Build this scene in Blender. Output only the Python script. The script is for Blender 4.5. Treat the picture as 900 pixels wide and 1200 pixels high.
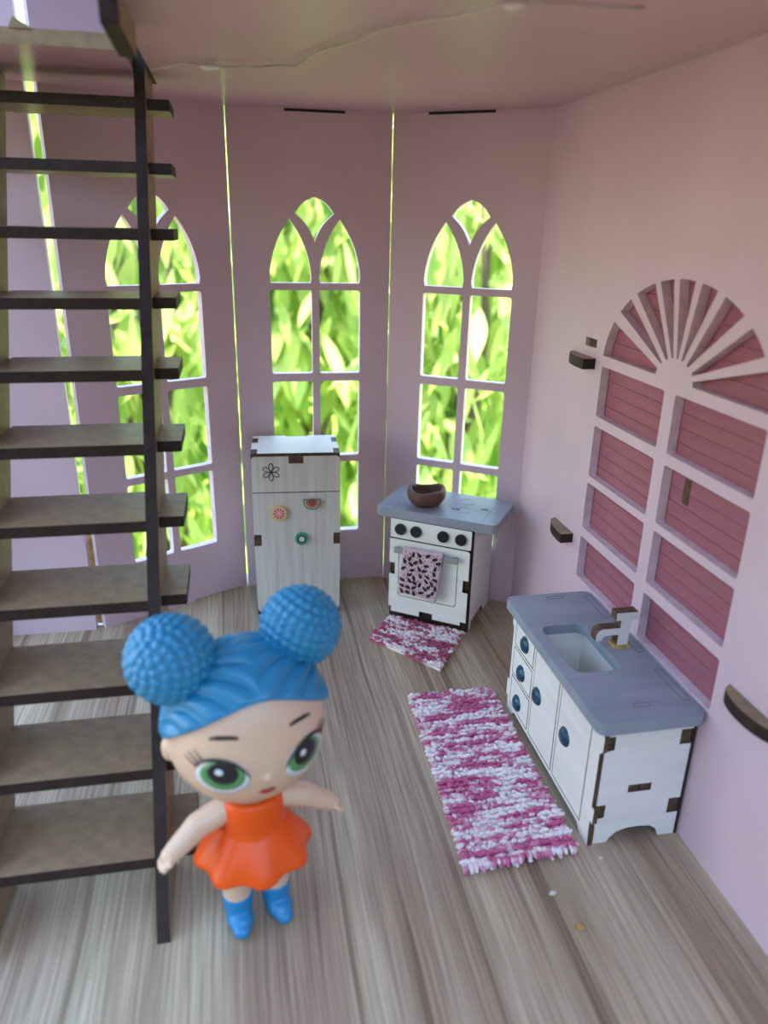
import bpy, bmesh, math, random
import numpy as np
from mathutils import Vector, Matrix, noise as mnoise

# ------------------------------------------------------------------ clear
for o in list(bpy.data.objects):
    bpy.data.objects.remove(o)
scene = bpy.context.scene
C = scene.collection
rnd = random.Random(7)
R = math.radians

# ------------------------------------------------------------------ camera
# 1 unit = 10 cm: a dolls' house of 3 mm board, photographed from its open front
F_PX, PITCH, YAW, ROLL = 878.37, R(20.977), R(11.312), R(1.274)
fw = Vector((math.sin(YAW) * math.cos(PITCH), math.cos(YAW) * math.cos(PITCH), -math.sin(PITCH)))
rt = Vector((math.cos(YAW), -math.sin(YAW), 0))
up = rt.cross(fw)
rt2 = rt * math.cos(ROLL) + up * math.sin(ROLL)
up2 = -rt * math.sin(ROLL) + up * math.cos(ROLL)
cd = bpy.data.cameras.new('camera')
cam = bpy.data.objects.new('camera', cd)
C.objects.link(cam)
m = Matrix((rt2, up2, -fw)).transposed().to_4x4()
m.translation = Vector((0, 0, 1.4))
cam.matrix_world = m
cd.sensor_fit = 'VERTICAL'
cd.sensor_height = 36.0
cd.lens = F_PX / 1200 * 36.0
cd.clip_start = 0.02
cd.clip_end = 400
cd.dof.use_dof = True
cd.dof.focus_distance = 2.3
cd.dof.aperture_fstop = 1.4
scene.camera = cam

# ------------------------------------------------------------------ world, sun, exposure
w = bpy.data.worlds.new('sky')
scene.world = w
w.use_nodes = True
nt = w.node_tree
bg = nt.nodes['Background']
sky = nt.nodes.new('ShaderNodeTexSky')
sky.sky_type = 'NISHITA'
sky.sun_disc = False
sky.sun_elevation = R(80)
sky.sun_rotation = R(128)
sky.air_density = 1.6
sky.dust_density = 0.6
tint = nt.nodes.new('ShaderNodeMixRGB')
tint.blend_type = 'MULTIPLY'
tint.inputs[0].default_value = 1.0
tint.inputs[2].default_value = (0.98, 1.0, 1.03, 1)
nt.links.new(sky.outputs[0], tint.inputs[1])
nt.links.new(tint.outputs[0], bg.inputs[0])
bg.inputs[1].default_value = 0.86

sd = bpy.data.lights.new('sun', 'SUN')
sd.energy = 19.0
sd.angle = R(1.0)
sd.color = (1.0, 0.94, 0.82)
sun = bpy.data.objects.new('sun', sd)
C.objects.link(sun)
# almost overhead: the roof keeps it out of the room
sdir = Vector((-0.08, 0.05, -1.0)).normalized()
sun.rotation_euler = sdir.to_track_quat('-Z', 'Y').to_euler()
sun.location = (6, -6, 14)

vs = scene.view_settings
vs.view_transform = 'Standard'
vs.look = 'None'
vs.gamma = 1.0
vs.use_curve_mapping = False
vs.exposure = 0.1


# ------------------------------------------------------------------ materials
def lin(c):
    return tuple(((v / 255) / 12.92 if v / 255 <= 0.04045 else ((v / 255 + 0.055) / 1.055) ** 2.4) for v in c)


def mat(name, color, rough=0.5, spec=0.5, var=0.0, scale=(8, 8, 8), bump=0.0, bscale=60, color2=None, detail=4,
        metallic=0.0, coat=0.0, lo=0.35, hi=0.65):
    M = bpy.data.materials.new(name)
    M.use_nodes = True
    n = M.node_tree.nodes
    L = M.node_tree.links
    b = n['Principled BSDF']
    b.inputs['Roughness'].default_value = rough
    b.inputs['Specular IOR Level'].default_value = spec
    b.inputs['Metallic'].default_value = metallic
    b.inputs['Coat Weight'].default_value = coat
    b.inputs['Base Color'].default_value = (*color, 1)
    tc = n.new('ShaderNodeTexCoord')
    if var or color2:
        mp = n.new('ShaderNodeMapping')
        mp.inputs['Scale'].default_value = scale
        L.new(tc.outputs['Object'], mp.inputs[0])
        nz = n.new('ShaderNodeTexNoise')
        nz.inputs['Scale'].default_value = 1.0
        nz.inputs['Detail'].default_value = detail
        L.new(mp.outputs[0], nz.inputs[0])
        r = n.new('ShaderNodeValToRGB')
        r.color_ramp.elements[0].position = lo
        r.color_ramp.elements[1].position = hi
        c2 = color2 if color2 else tuple(min(1, c * (1 + var)) for c in color)
        c1 = color if color2 else tuple(c * (1 - var) for c in color)
        r.color_ramp.elements[0].color = (*c1, 1)
        r.color_ramp.elements[1].color = (*c2, 1)
        L.new(nz.outputs[0], r.inputs[0])
        L.new(r.outputs[0], b.inputs['Base Color'])
    if bump:
        nb = n.new('ShaderNodeTexNoise')
        nb.inputs['Scale'].default_value = bscale
        nb.inputs['Detail'].default_value = 3
        L.new(tc.outputs['Object'], nb.inputs[0])
        bp = n.new('ShaderNodeBump')
        bp.inputs['Strength'].default_value = bump
        bp.inputs['Distance'].default_value = 0.01
        L.new(nb.outputs[0], bp.inputs['Height'])
        L.new(bp.outputs[0], b.inputs['Normal'])
    return M


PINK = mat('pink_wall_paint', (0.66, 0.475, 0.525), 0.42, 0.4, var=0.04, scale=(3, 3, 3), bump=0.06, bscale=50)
PINKEDGE = mat('pink_painted_edge', (0.70, 0.55, 0.61), 0.5, 0.4, var=0.10, scale=(30, 30, 30))
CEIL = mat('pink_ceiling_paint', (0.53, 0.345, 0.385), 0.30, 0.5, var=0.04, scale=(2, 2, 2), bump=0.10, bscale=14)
MDF = mat('fibreboard_face', (0.265, 0.175, 0.100), 0.42, 0.4, var=0.16, scale=(30, 30, 30), bump=0.1, bscale=150)
BURNT = mat('laser_burnt_edge', (0.030, 0.017, 0.012), 0.6, 0.3, var=0.3, scale=(40, 40, 40))
BROWN = mat('scorched_brown_edge', (0.10, 0.055, 0.032), 0.6, 0.3, var=0.35, scale=(60, 60, 60))
TAN = mat('scorched_gold_line', (0.50, 0.34, 0.13), 0.6, 0.3, var=0.35, scale=(40, 40, 40))
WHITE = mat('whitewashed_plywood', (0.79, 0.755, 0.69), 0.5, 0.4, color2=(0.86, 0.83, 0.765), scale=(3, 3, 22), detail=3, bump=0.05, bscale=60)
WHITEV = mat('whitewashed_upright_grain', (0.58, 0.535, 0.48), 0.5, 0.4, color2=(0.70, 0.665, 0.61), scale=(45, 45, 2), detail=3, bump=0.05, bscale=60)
GREY = mat('slate_grey_paint', (0.265, 0.29, 0.335), 0.38, 0.5, color2=(0.325, 0.35, 0.40), scale=(4, 18, 4), bump=0.08, bscale=80)
GREYLINE = mat('dark_grey_joint', (0.07, 0.08, 0.10), 0.5)
RED = mat('maroon_siding', (0.31, 0.105, 0.135), 0.6, 0.3, color2=(0.36, 0.125, 0.155), scale=(6, 6, 40))
BLACK = mat('black_paint', (0.012, 0.012, 0.014), 0.3, 0.5)
INK = mat('dark_brown_ink', (0.035, 0.018, 0.016), 0.7, 0.2)
GEM = mat('teal_blue_gem', (0.004, 0.075, 0.13), 0.28, 0.5, coat=0.15, color2=(0.003, 0.035, 0.07), scale=(60, 60, 60))
CLAY = mat('brown_clay', (0.13, 0.062, 0.046), 0.55, 0.4, var=0.12, scale=(12, 12, 12), bump=0.15, bscale=40)
TOWEL = mat('pink_towel_cotton', (0.62, 0.44, 0.48), 0.85, 0.2, bump=0.25, bscale=260)
SKIN = mat('peach_vinyl', (0.70, 0.46, 0.31), 0.38, 0.5)
HAIR = mat('blue_vinyl_hair', (0.018, 0.215, 0.40), 0.36, 0.5)
BOOT = mat('blue_vinyl_boot', (0.015, 0.21, 0.43), 0.36, 0.5)
ORANGE = mat('orange_vinyl', (0.82, 0.088, 0.006), 0.34, 0.3)
EYEW = mat('eye_white', (0.72, 0.74, 0.76), 0.3)
EYEG = mat('eye_green', (0.10, 0.30, 0.09), 0.3)
EYEK = mat('eye_black', (0.008, 0.008, 0.012), 0.3)
LIP = mat('red_lip', (0.42, 0.02, 0.025), 0.4)
WIRE = mat('silver_wire', (0.50, 0.44, 0.42), 0.35, 0.6, metallic=0.5)
BEAD = mat('clear_resin_bead', (0.62, 0.56, 0.53), 0.15, 0.7, coat=0.5)
TABLE = mat('pale_table_wood', (0.50, 0.45, 0.40), 0.6, 0.3, var=0.15, scale=(2, 12, 2))
LAWN = mat('sunlit_lawn', (0.16, 0.30, 0.035), 0.9, 0.1, color2=(0.34, 0.46, 0.07), scale=(1.2, 1.2, 1.2))
CRUMB = mat('ochre_crumb', (0.45, 0.25, 0.08), 0.8, var=0.3, scale=(60, 60, 60))
PALECRUMB = mat('pale_crumb', (0.62, 0.55, 0.42), 0.8)
BARK = mat('brown_bark', (0.10, 0.07, 0.045), 0.8, var=0.3, scale=(6, 6, 2))


def floor_material():
    M = bpy.data.materials.new('greige_wood_laminate')
    M.use_nodes = True
    n = M.node_tree.nodes
    L = M.node_tree.links
    b = n['Principled BSDF']
    b.inputs['Roughness'].default_value = 0.46
    b.inputs['Specular IOR Level'].default_value = 0.35
    tc = n.new('ShaderNodeTexCoord')
    # slow waviness of the grain
    wob = n.new('ShaderNodeTexNoise')
    wob.inputs['Scale'].default_value = 1.3
    wob.inputs['Detail'].default_value = 1
    L.new(tc.outputs['Object'], wob.inputs[0])
    wsc = n.new('ShaderNodeVectorMath')
    wsc.operation = 'SCALE'
    wsc.inputs['Scale'].default_value = 0.03
    L.new(wob.outputs['Color'], wsc.inputs[0])
    add = n.new('ShaderNodeVectorMath')
    add.operation = 'ADD'
    L.new(tc.outputs['Object'], add.inputs[0])
    L.new(wsc.outputs[0], add.inputs[1])

    def layer(scale, detail, p0, p1, c0, c1):
        mp = n.new('ShaderNodeMapping')
        mp.inputs['Scale'].default_value = scale
        L.new(add.outputs[0], mp.inputs[0])
        nz = n.new('ShaderNodeTexNoise')
        nz.inputs['Scale'].default_value = 1
        nz.inputs['Detail'].default_value = detail
        L.new(mp.outputs[0], nz.inputs[0])
        r = n.new('ShaderNodeValToRGB')
        r.color_ramp.elements[0].position = p0
        r.color_ramp.elements[1].position = p1
        r.color_ramp.elements[0].color = (*c0, 1)
        r.color_ramp.elements[1].color = (*c1, 1)
        L.new(nz.outputs[0], r.inputs[0])
        return r

    a = layer((7, 0.25, 1), 2, 0.36, 0.64, (0.330, 0.222, 0.150), (0.520, 0.420, 0.285))
    f = layer((130, 3.0, 1), 3, 0.28, 0.68, (0.52, 0.49, 0.46), (1.16, 1.16, 1.14))
    d = layer((34, 0.22, 1), 1, 0.33, 0.40, (0.50, 0.43, 0.40), (1, 1, 1))
    mx = n.new('ShaderNodeMixRGB')
    mx.blend_type = 'MULTIPLY'
    mx.inputs[0].default_value = 0.8
    L.new(a.outputs[0], mx.inputs[1])
    L.new(f.outputs[0], mx.inputs[2])
    m2 = n.new('ShaderNodeMixRGB')
    m2.blend_type = 'MULTIPLY'
    m2.inputs[0].default_value = 0.75
    L.new(mx.outputs[0], m2.inputs[1])
    L.new(d.outputs[0], m2.inputs[2])
    L.new(m2.outputs[0], b.inputs['Base Color'])
    bp = n.new('ShaderNodeBump')
    bp.inputs['Strength'].default_value = 0.25
    bp.inputs['Distance'].default_value = 0.004
    L.new(f.outputs[0], bp.inputs['Height'])
    L.new(bp.outputs[0], b.inputs['Normal'])
    return M


FLOOR = floor_material()


def leaf_material(name, c1, c2):
    M = bpy.data.materials.new(name)
    M.use_nodes = True
    n = M.node_tree.nodes
    L = M.node_tree.links
    out = n['Material Output']
    b = n['Principled BSDF']
    b.inputs['Roughness'].default_value = 0.65
    b.inputs['Specular IOR Level'].default_value = 0.25
    oi = n.new('ShaderNodeObjectInfo')
    geo = n.new('ShaderNodeNewGeometry')
    ad = n.new('ShaderNodeMath')
    ad.operation = 'ADD'
    L.new(oi.outputs['Random'], ad.inputs[0])
    L.new(geo.outputs['Random Per Island'], ad.inputs[1])
    fr = n.new('ShaderNodeMath')
    fr.operation = 'FRACT'
    L.new(ad.outputs[0], fr.inputs[0])
    r = n.new('ShaderNodeValToRGB')
    r.color_ramp.elements[0].color = (*c1, 1)
    r.color_ramp.elements[1].color = (*c2, 1)
    L.new(fr.outputs[0], r.inputs[0])
    L.new(r.outputs[0], b.inputs['Base Color'])
    tr = n.new('ShaderNodeBsdfTranslucent')
    L.new(r.outputs[0], tr.inputs[0])
    mx = n.new('ShaderNodeMixShader')
    mx.inputs[0].default_value = 0.5
    L.new(b.outputs[0], mx.inputs[1])
    L.new(tr.outputs[0], mx.inputs[2])
    L.new(mx.outputs[0], out.inputs[0])
    return M


LEAF = leaf_material('yellow_green_leaf', (0.36, 0.48, 0.10), (0.74, 0.80, 0.32))
LEAFDK = leaf_material('mid_green_leaf', (0.12, 0.25, 0.04), (0.46, 0.60, 0.14))


def rug_material(off, rowdir):
    M = bpy.data.materials.new('pink_white_chenille')
    M.use_nodes = True
    n = M.node_tree.nodes
    L = M.node_tree.links
    b = n['Principled BSDF']
    b.inputs['Roughness'].default_value = 0.95
    b.inputs['Specular IOR Level'].default_value = 0.15
    geo = n.new('ShaderNodeNewGeometry')
    tc = n.new('ShaderNodeTexCoord')
    mp = n.new('ShaderNodeMapping')
    mp.inputs['Location'].default_value = (off, off * 2, 0)
    mp.inputs['Scale'].default_value = (7, 34, 0.001)
    L.new(tc.outputs['Object'], mp.inputs[0])
    nz = n.new('ShaderNodeTexNoise')
    nz.inputs['Scale'].default_value = 1
    nz.inputs['Detail'].default_value = 1.5
    L.new(mp.outputs[0], nz.inputs[0])
    a1 = n.new('ShaderNodeMath')
    a1.operation = 'MULTIPLY_ADD'
    a1.inputs[1].default_value = 0.20
    L.new(geo.outputs['Random Per Island'], a1.inputs[0])
    L.new(nz.outputs[0], a1.inputs[2])
    r = n.new('ShaderNodeValToRGB')
    e = r.color_ramp.elements
    e[0].position = 0.525
    e[0].color = (*rowdir[0], 1)
    e[1].position = 0.68
    e[1].color = (0.86, 0.75, 0.73, 1)
    k = e.new(0.58)
    k.color = (*rowdir[1], 1)
    k2 = e.new(0.615)
    k2.color = (0.70, 0.50, 0.54, 1)
    L.new(a1.outputs[0], r.inputs[0])
    L.new(r.outputs[0], b.inputs['Base Color'])
    return M


# ------------------------------------------------------------------ object helpers
def tag(o, label=None, cat=None, group=None, kind=None):
    if label: o['label'] = label
    if cat: o['category'] = cat
    if group: o['group'] = group
    if kind: o['kind'] = kind
    return o


def thing(name, label, cat, loc=(0, 0, 0), rotz=0.0, group=None):
    o = bpy.data.objects.new(name, None)
    o.empty_display_size = 0.05
    C.objects.link(o)
    o.location = loc
    o.rotation_euler = (0, 0, rotz)
    return tag(o, label, cat, group)


def link(name, me, mats, parent=None, smooth=False):
    for mm in mats:
        me.materials.append(mm)
    if smooth:
        me.polygons.foreach_set('use_smooth', [True] * len(me.polygons))
    o = bpy.data.objects.new(name, me)
    C.objects.link(o)
    if parent is not None:
        o.parent = parent
    return o


def from_bm(name, bm, mats, parent=None, smooth=False):
    bmesh.ops.recalc_face_normals(bm, faces=bm.faces)
    me = bpy.data.meshes.new(name)
    bm.to_mesh(me)
    bm.free()
    return link(name, me, mats, parent, smooth)


def add_box(bm, x0, x1, y0, y1, z0, z1, mi=0, bev=0.0):
    b2 = bmesh.new()
    bmesh.ops.create_cube(b2, size=1)
    for v in b2.verts:
        v.co = Vector((x0 + (v.co.x + .5) * (x1 - x0), y0 + (v.co.y + .5) * (y1 - y0), z0 + (v.co.z + .5) * (z1 - z0)))
    if bev:
        bmesh.ops.bevel(b2, geom=b2.edges[:], offset=bev, segments=2, affect='EDGES', profile=0.6)
    merge(bm, b2, mi)


def merge(bm, b2, mi=0, mtx=None):
    mp = {}
    for v in b2.verts:
        mp[v] = bm.verts.new(mtx @ v.co if mtx else v.co)
    for f in b2.faces:
        try:
            nf = bm.faces.new([mp[v] for v in f.verts])
            nf.material_index = mi
            nf.smooth = f.smooth
        except ValueError:
            pass
    b2.free()


def box(name, x0, x1, y0, y1, z0, z1, m_, parent=None, bev=0.0):
    bm = bmesh.new()
    add_box(bm, x0, x1, y0, y1, z0, z1, 0, bev)
    return from_bm(name, bm, [m_], parent)


def rrect(x0, x1, y0, y1, r=0.0, seg=5):
    if r <= 0:
        return [(x0, y0), (x1, y0), (x1, y1), (x0, y1)]
    out = []
    for cx, cy, a in ((x1 - r, y0 + r, -90), (x1 - r, y1 - r, 0), (x0 + r, y1 - r, 90), (x0 + r, y0 + r, 180)):
        for k in range(seg + 1):
            t = R(a + 90 * k / seg)
            out.append((cx + r * math.cos(t), cy + r * math.sin(t)))
    return out


def frame(o, u, v=(0, 0, 1)):
    """matrix taking plate coords (a, b, c) to o + a*u + b*v + c*(u x v)"""
    u = Vector(u).normalized()
    v = Vector(v).normalized()
    n = u.cross(v)
    M = Matrix((u, v, n)).transposed().to_4x4()
    M.translation = Vector(o)
    return M


_k = [0]


def plate_mesh(loops, t, M, split=True):
    """cut board: loops[0] outline, others holes; thickness t centred on the plane; slot 0 faces, slot 1 cut edges"""
    _k[0] += 1
    cu = bpy.data.curves.new('cut%d' % _k[0], 'CURVE')
    cu.dimensions = '2D'
    cu.fill_mode = 'BOTH'
    cu.extrude = t / 2
    for lp in loops:
        s = cu.splines.new('POLY')
        s.points.add(len(lp) - 1)
        for p, q in zip(s.points, lp):
            p.co = (q[0], q[1], 0, 1)
        s.use_cyclic_u = True
    ob = bpy.data.objects.new('cutter', cu)
    C.objects.link(ob)
    dg = bpy.context.evaluated_depsgraph_get()
    me = bpy.data.meshes.new_from_object(ob.evaluated_get(dg))
    bpy.data.objects.remove(ob)
    bpy.data.curves.remove(cu)
    me.materials.clear()
    bm = bmesh.new()
    bm.from_mesh(me)
    bmesh.ops.remove_doubles(bm, verts=bm.verts, dist=1e-6)
    bmesh.ops.recalc_face_normals(bm, faces=bm.faces)
    for f in bm.faces:
        f.material_index = 0 if abs(f.normal.z) > 0.7 else 1
        f.smooth = False
    bmesh.ops.transform(bm, matrix=M, verts=bm.verts)
    bm.to_mesh(me)
    bm.free()
    return me


def plate(name, loops, t, M, mats, parent=None):
    me = plate_mesh(loops, t, M)
    me.name = name
    return link(name, me, mats, parent)


def tube(bm, pts, r, seg=8, mi=0, cap=True):
    pts = [Vector(p) for p in pts]
    rad = r if hasattr(r, '__len__') else [r] * len(pts)
    rings = []
    nrm = None
    for i, p in enumerate(pts):
        t = (pts[min(i + 1, len(pts) - 1)] - pts[max(i - 1, 0)]).normalized()
        if nrm is None:
            nrm = t.orthogonal().normalized()
        nrm = (nrm - t * nrm.dot(t)).normalized()
        b = t.cross(nrm)
        rings.append([bm.verts.new(p + (nrm * math.cos(a) + b * math.sin(a)) * rad[i])
                      for a in [2 * math.pi * k / seg for k in range(seg)]])
    for a, b in zip(rings, rings[1:]):
        for k in range(seg):
            f = bm.faces.new((a[k], a[(k + 1) % seg], b[(k + 1) % seg], b[k]))
            f.smooth = True
            f.material_index = mi
    if cap:
        bm.faces.new(rings[0][::-1]).material_index = mi
        bm.faces.new(rings[-1]).material_index = mi


def lathe(bm, prof, seg=32, mi=0, wob=None):
    rings = []
    for (r, z) in prof:
        ring = []
        for k in range(seg):
            a = 2 * math.pi * k / seg
            s = wob(a, z) if wob else (1, 0)
            ring.append(bm.verts.new((r * s[0] * math.cos(a), r * s[0] * math.sin(a), z + s[1])))
        rings.append(ring)
    for a, b in zip(rings, rings[1:]):
        for k in range(seg):
            f = bm.faces.new((a[k], a[(k + 1) % seg], b[(k + 1) % seg], b[k]))
            f.smooth = True
            f.material_index = mi
    for ring in (rings[0], rings[-1]):
        f = bm.faces.new(ring)
        f.material_index = mi


def struct(o, label=None):
    o['kind'] = 'structure'
    if label: o['label'] = label
    return o


# ------------------------------------------------------------------ outdoors, below the house
LAWN_Z = -5.0
struct(box('ground', -60, 60, -40, 90, LAWN_Z - 0.3, LAWN_Z, LAWN), 'sunlit yellow green lawn beyond the windows')
struct(box('added_terrace', -60, 60, -40, 3.4, LAWN_Z, LAWN_Z + .02, mat('warm_brown_paving', (0.095, 0.065, 0.045), 0.8, 0.3, var=0.15, scale=(.6, .6, .6))), 'unseen warm brown paving added before the house against lawn bounce')  # added out of view: dark ground that cuts green bounce from the lawn
struct(box('added_terrace_side', -60, -6, 3.4, 60, LAWN_Z, LAWN_Z + .02, bpy.data.materials['warm_brown_paving']), 'unseen warm brown paving added at left against lawn bounce')  # added out of view: the same dark ground, blocking lawn bounce at left
tt = thing('added_table', 'unseen pale wooden table added under the house', 'table', (0.0, 0.9, LAWN_Z + .02))  # added below the frame; it also shapes the daylight around the house
box('table_top', -1.2, 1.4, -0.82, 2.15, 4.76, 4.935, TABLE, tt, 0.02)
for sx in (-1.0, 1.2):
    for sy in (-0.6, 1.85):
        box('leg', sx - .12, sx + .12, sy - .12, sy + .12, 0, 4.77, TABLE, tt)

# ------------------------------------------------------------------ room shell
H = 1.755
T = 0.032
S0 = (-0.522, 2.549)
S1 = (0.0, 2.826)
S2 = (0.566, 2.82)
SC = (1.022, 2.511)
TOP = 3.3
YF = 0.10          # open front of the house
XL = -1.10         # left wall

fl = [(XL - .03, YF), (1.09, YF), (1.09, 2.56), (SC[0] + .02, SC[1] + .03), (S2[0] + .01, S2[1] + .03), (S1[0] - .01, S1[1] + .03),
      (S0[0] - .01, S0[1] + .03), (XL - .03, S0[1] + .03)]
struct(plate('floor', [fl], 0.044, Matrix.Translation((0, 0, -0.022)), [FLOOR, MDF]), 'greige wood grain laminate floor of the room')

OX0, OX1, OY0, OY1 = -0.72, -0.182, 1.34, 2.03
ce = [(-0.92, YF), (1.021, YF), (1.021, 2.508), (S2[0], S2[1]), (S1[0], S1[1]), (S0[0], S0[1]), (-0.92, S0[1])]
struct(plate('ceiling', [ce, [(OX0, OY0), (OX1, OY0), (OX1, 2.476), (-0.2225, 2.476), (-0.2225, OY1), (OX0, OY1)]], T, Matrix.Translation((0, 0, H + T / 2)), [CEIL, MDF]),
       'pink painted ceiling board with a stairwell opening')
# a torn flake of board on the edge of the stairwell
bm = bmesh.new()
for tri in (((-.455, 2.026, H + .030), (-.405, 2.026, H + .030), (-.443, 2.026, H + .052)),):
    f_ = [bm.verts.new(p) for p in tri]
    g_ = [bm.verts.new((p[0], p[1] + .006, p[2])) for p in tri]
    bm.faces.new(f_); bm.faces.new(g_[::-1])
    for k in range(3):
        bm.faces.new((f_[k], g_[k], g_[(k + 1) % 3], f_[(k + 1) % 3]))
from_bm('torn_flake', bm, [MDF], bpy.data.objects['ceiling'])
struct(box('roof', -0.98, 1.14, 0.06, 3.02, TOP, TOP + .04, MDF), 'unseen flat board over the upper storey, keeps the sun out')  # out of view, closes the upper storey so no sun leaks in


def lancet(x0, x1, zb, zt, px, n=10):
    """pointed light: both sides start upright at the base and lean in to the peak"""
    def side(xa):
        # circle through (xa, zb), upright there, and (px, zt)
        d = px - xa
        h = zt - zb
        r = (d * d + h * h) / (2 * d)
        cx = xa + r
        a0 = math.atan2(0, xa - cx)
        out = []
        for k in range(n + 1):
            z = zb + h * k / n
            xx = cx - math.copysign(math.sqrt(max(r * r - (z - zb) ** 2, 0)), r)
            out.append((xx, z))
        return out
    L = side(x0)
    Rr = side(x1)
    return [(x0 + .004, zb), (x1 - .004, zb)] + Rr[1:] + L[-2:0:-1]


def kite(cx, zl, zt, zb, hw, n=8):
    """top light: convex shoulders, concave lower sides"""
    pts = []
    for k in range(n + 1):      # bottom -> right, concave
        t = k / n
        x = cx + hw * t
        z = zb + (zl - zb) * t
        off = 0.010 * math.sin(math.pi * t)
        pts.append((x - off * .8, z + off * .6))
    for k in range(1, n + 1):   # right -> top, convex
        t = k / n
        off = 0.009 * math.sin(math.pi * t)
        pts.append((cx + hw * (1 - t) + off * .6, zl + (zt - zl) * t + off * .8))
    left = [(2 * cx - x, z) for x, z in pts[1:-1]][::-1]
    return pts + left


def gothic(c):
    """holes of the cut-out window, centred on panel coordinate c"""
    hs = []
    hw = 0.164
    for s in (-1, 1):
        xa, xb = (c - hw, c - .0135) if s < 0 else (c + .0135, c + hw)
        px = c + s * 0.089
        hs.append(lancet(xa, xb, 1.197, 1.413, px))
        for z0, z1 in ((0.871, 1.172), (0.547, 0.841), (0.227, 0.521)):
            hs.append(rrect(xa, xb, z0, z1, 0.008, 3))
    hs.append(kite(c, 1.431, 1.485, 1.336, 0.0685))
    return hs


def bay(name, A, B, gapA, gapB, c, z0, z1, label, notch=None):
    A = Vector((*A, 0)); B = Vector((*B, 0))
    u = (B - A).normalized()
    Ln = (B - A).length
    M = frame(A, u)          # normal = u x z, points into the room
    M = M @ Matrix.Translation((0, 0, -T / 2))
    out = [(gapA[0], z0)]
    if notch:
        a, b, h = notch
        out += [(a, z0), (a, z0 + h), (b, z0 + h), (b, z0)]
    out += [(Ln - gapB[0], z0), (Ln - gapB[1], z1), (gapA[1], z1)]
    loops = [out] + (gothic(c) if c is not None else [])
    o = plate(name, loops, T, M, [PINK, PINKEDGE])
    struct(o, label)
    return o


# bay panels stand edge to edge with thin daylight slits between them
bay('wall_bay_left', S0, S1, (0.006, 0.006), (0.0022, 0.004), 0.303, -0.001, TOP, 'pink left bay panel with gothic cut-out window behind ladder',
    notch=(0.36, 0.57, 0.008))
bay('wall_bay_centre', S1, S2, (0.0018, 0.0015), (0.0004, 0.004), 0.293, -0.001, TOP, 'pink middle bay panel with gothic cut-out window above fridge',
    notch=(0.40, 0.56, 0.008))
bay('wall_bay_right', S2, SC, (0.0003, 0.0035), (0.0, 0.0), 0.297, -0.001, TOP, 'pink right bay panel with gothic cut-out window above stove')
# back panel left of the bay, a wide slit away from it
plate_o = plate('wall_back_left', [[(0, -.001), ((S0[0] - 0.026 - XL), -.001), (S0[0] - 0.034 - XL, TOP), (0, TOP)]], T,
                frame((XL, S0[1] - 0.002, 0), (1, 0, 0)) @ Matrix.Translation((0, 0, -T / 2)), [PINK, PINKEDGE])
struct(plate_o, 'plain pale pink back panel behind the ladder')
struct(box('trim_1', S0[0] - .030, S0[0] + .020, S0[1] + .045, S0[1] + .055, 0, 0.36, TAN), 'gold brown strip behind the slit near the floor')
# the left side is open towards the back, like the front; a post carries the upper storey
struct(box('added_wall_left', -0.92, -0.89, YF, 0.72, -.001, TOP, PINK), 'unseen pink wall stub added to shade the front left floor')  # added out of view to darken the floor and treads at front left
struct(box('trim_post_1', -0.92, -0.88, S0[1] - .05, S0[1] - .01, -.001, TOP, PINK), 'pink corner post at open left side')

# dark strips painted for the shaded gaps where the bay panels meet the ceiling
for i, (x0, x1, A, B) in enumerate([(0.195, 0.40, S1, S2), (0.13, 0.36, S2, SC)]):
    A = Vector((*A, 0)); B = Vector((*B, 0)); u = (B - A).normalized()
    me = plate_mesh([rrect(x0, x1, H - .008, H + .002)], 0.004, frame(A, u))
    struct(link('trim_%d' % (i + 2), me, [BURNT, BURNT]), 'dark strip standing in for the shaded gap under the ceiling')

# ---- right wall with the big arched false window
WX = 1.022
ha = []
rows = [(0.891, 1.036), (0.709, 0.862), (0.542, 0.687), (0.378, 0.512)]
for z0, z1 in rows:
    ha.append(rrect(1.651, 1.988, z0, z1, 0.006, 2))
    ha.append(rrect(1.268, 1.602, z0, z1, 0.006, 2))
ECX, ECZ, EA, EB = 1.630, 1.047, 0.360, 0.250
HCX, HCZ, HA_, HB = 1.620, 1.055, 0.086, 0.063


def eang(y):
    return math.acos(max(-1, min(1, (y - ECX) / EA)))


pairs = [(1.9885, 1.948), (1.921, 1.873), (1.846, 1.765), (1.742, 1.683), (1.659, 1.594), (1.568, 1.506), (1.476, 1.404), (1.372, 1.318), (1.300, 1.2716)]
for i, (ya, yb) in enumerate(pairs):
    ta, tb = eang(ya), eang(yb)
    lp = []
    for k in range(9):
        t = ta + (tb - ta) * k / 8
        lp.append((ECX + EA * math.cos(t), ECZ + EB * math.sin(t)))
    tm = (ta + tb) / 2
    half = (tb - ta) * 0.5 * (0.45 if 0 < i < 8 else 0.8)
    for k in range(5):
        t = tm + half * (1 - 2 * k / 4)
        z = HCZ + HB * math.sin(t)
        lp.append((HCX + HA_ * math.cos(t), max(z, 1.066)))
    if i == 0:
        lp = [(1.988, 1.066)] + [p for p in lp if p[1] > 1.067] + [(1.700, 1.066)]
    if i == 8:
        lp = [p for p in lp[:9]] + [(1.2716, 1.066), (1.540, 1.066), (1.545, 1.078)]
    ha.append(lp)
yr0, yr1 = YF, 2.60
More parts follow.
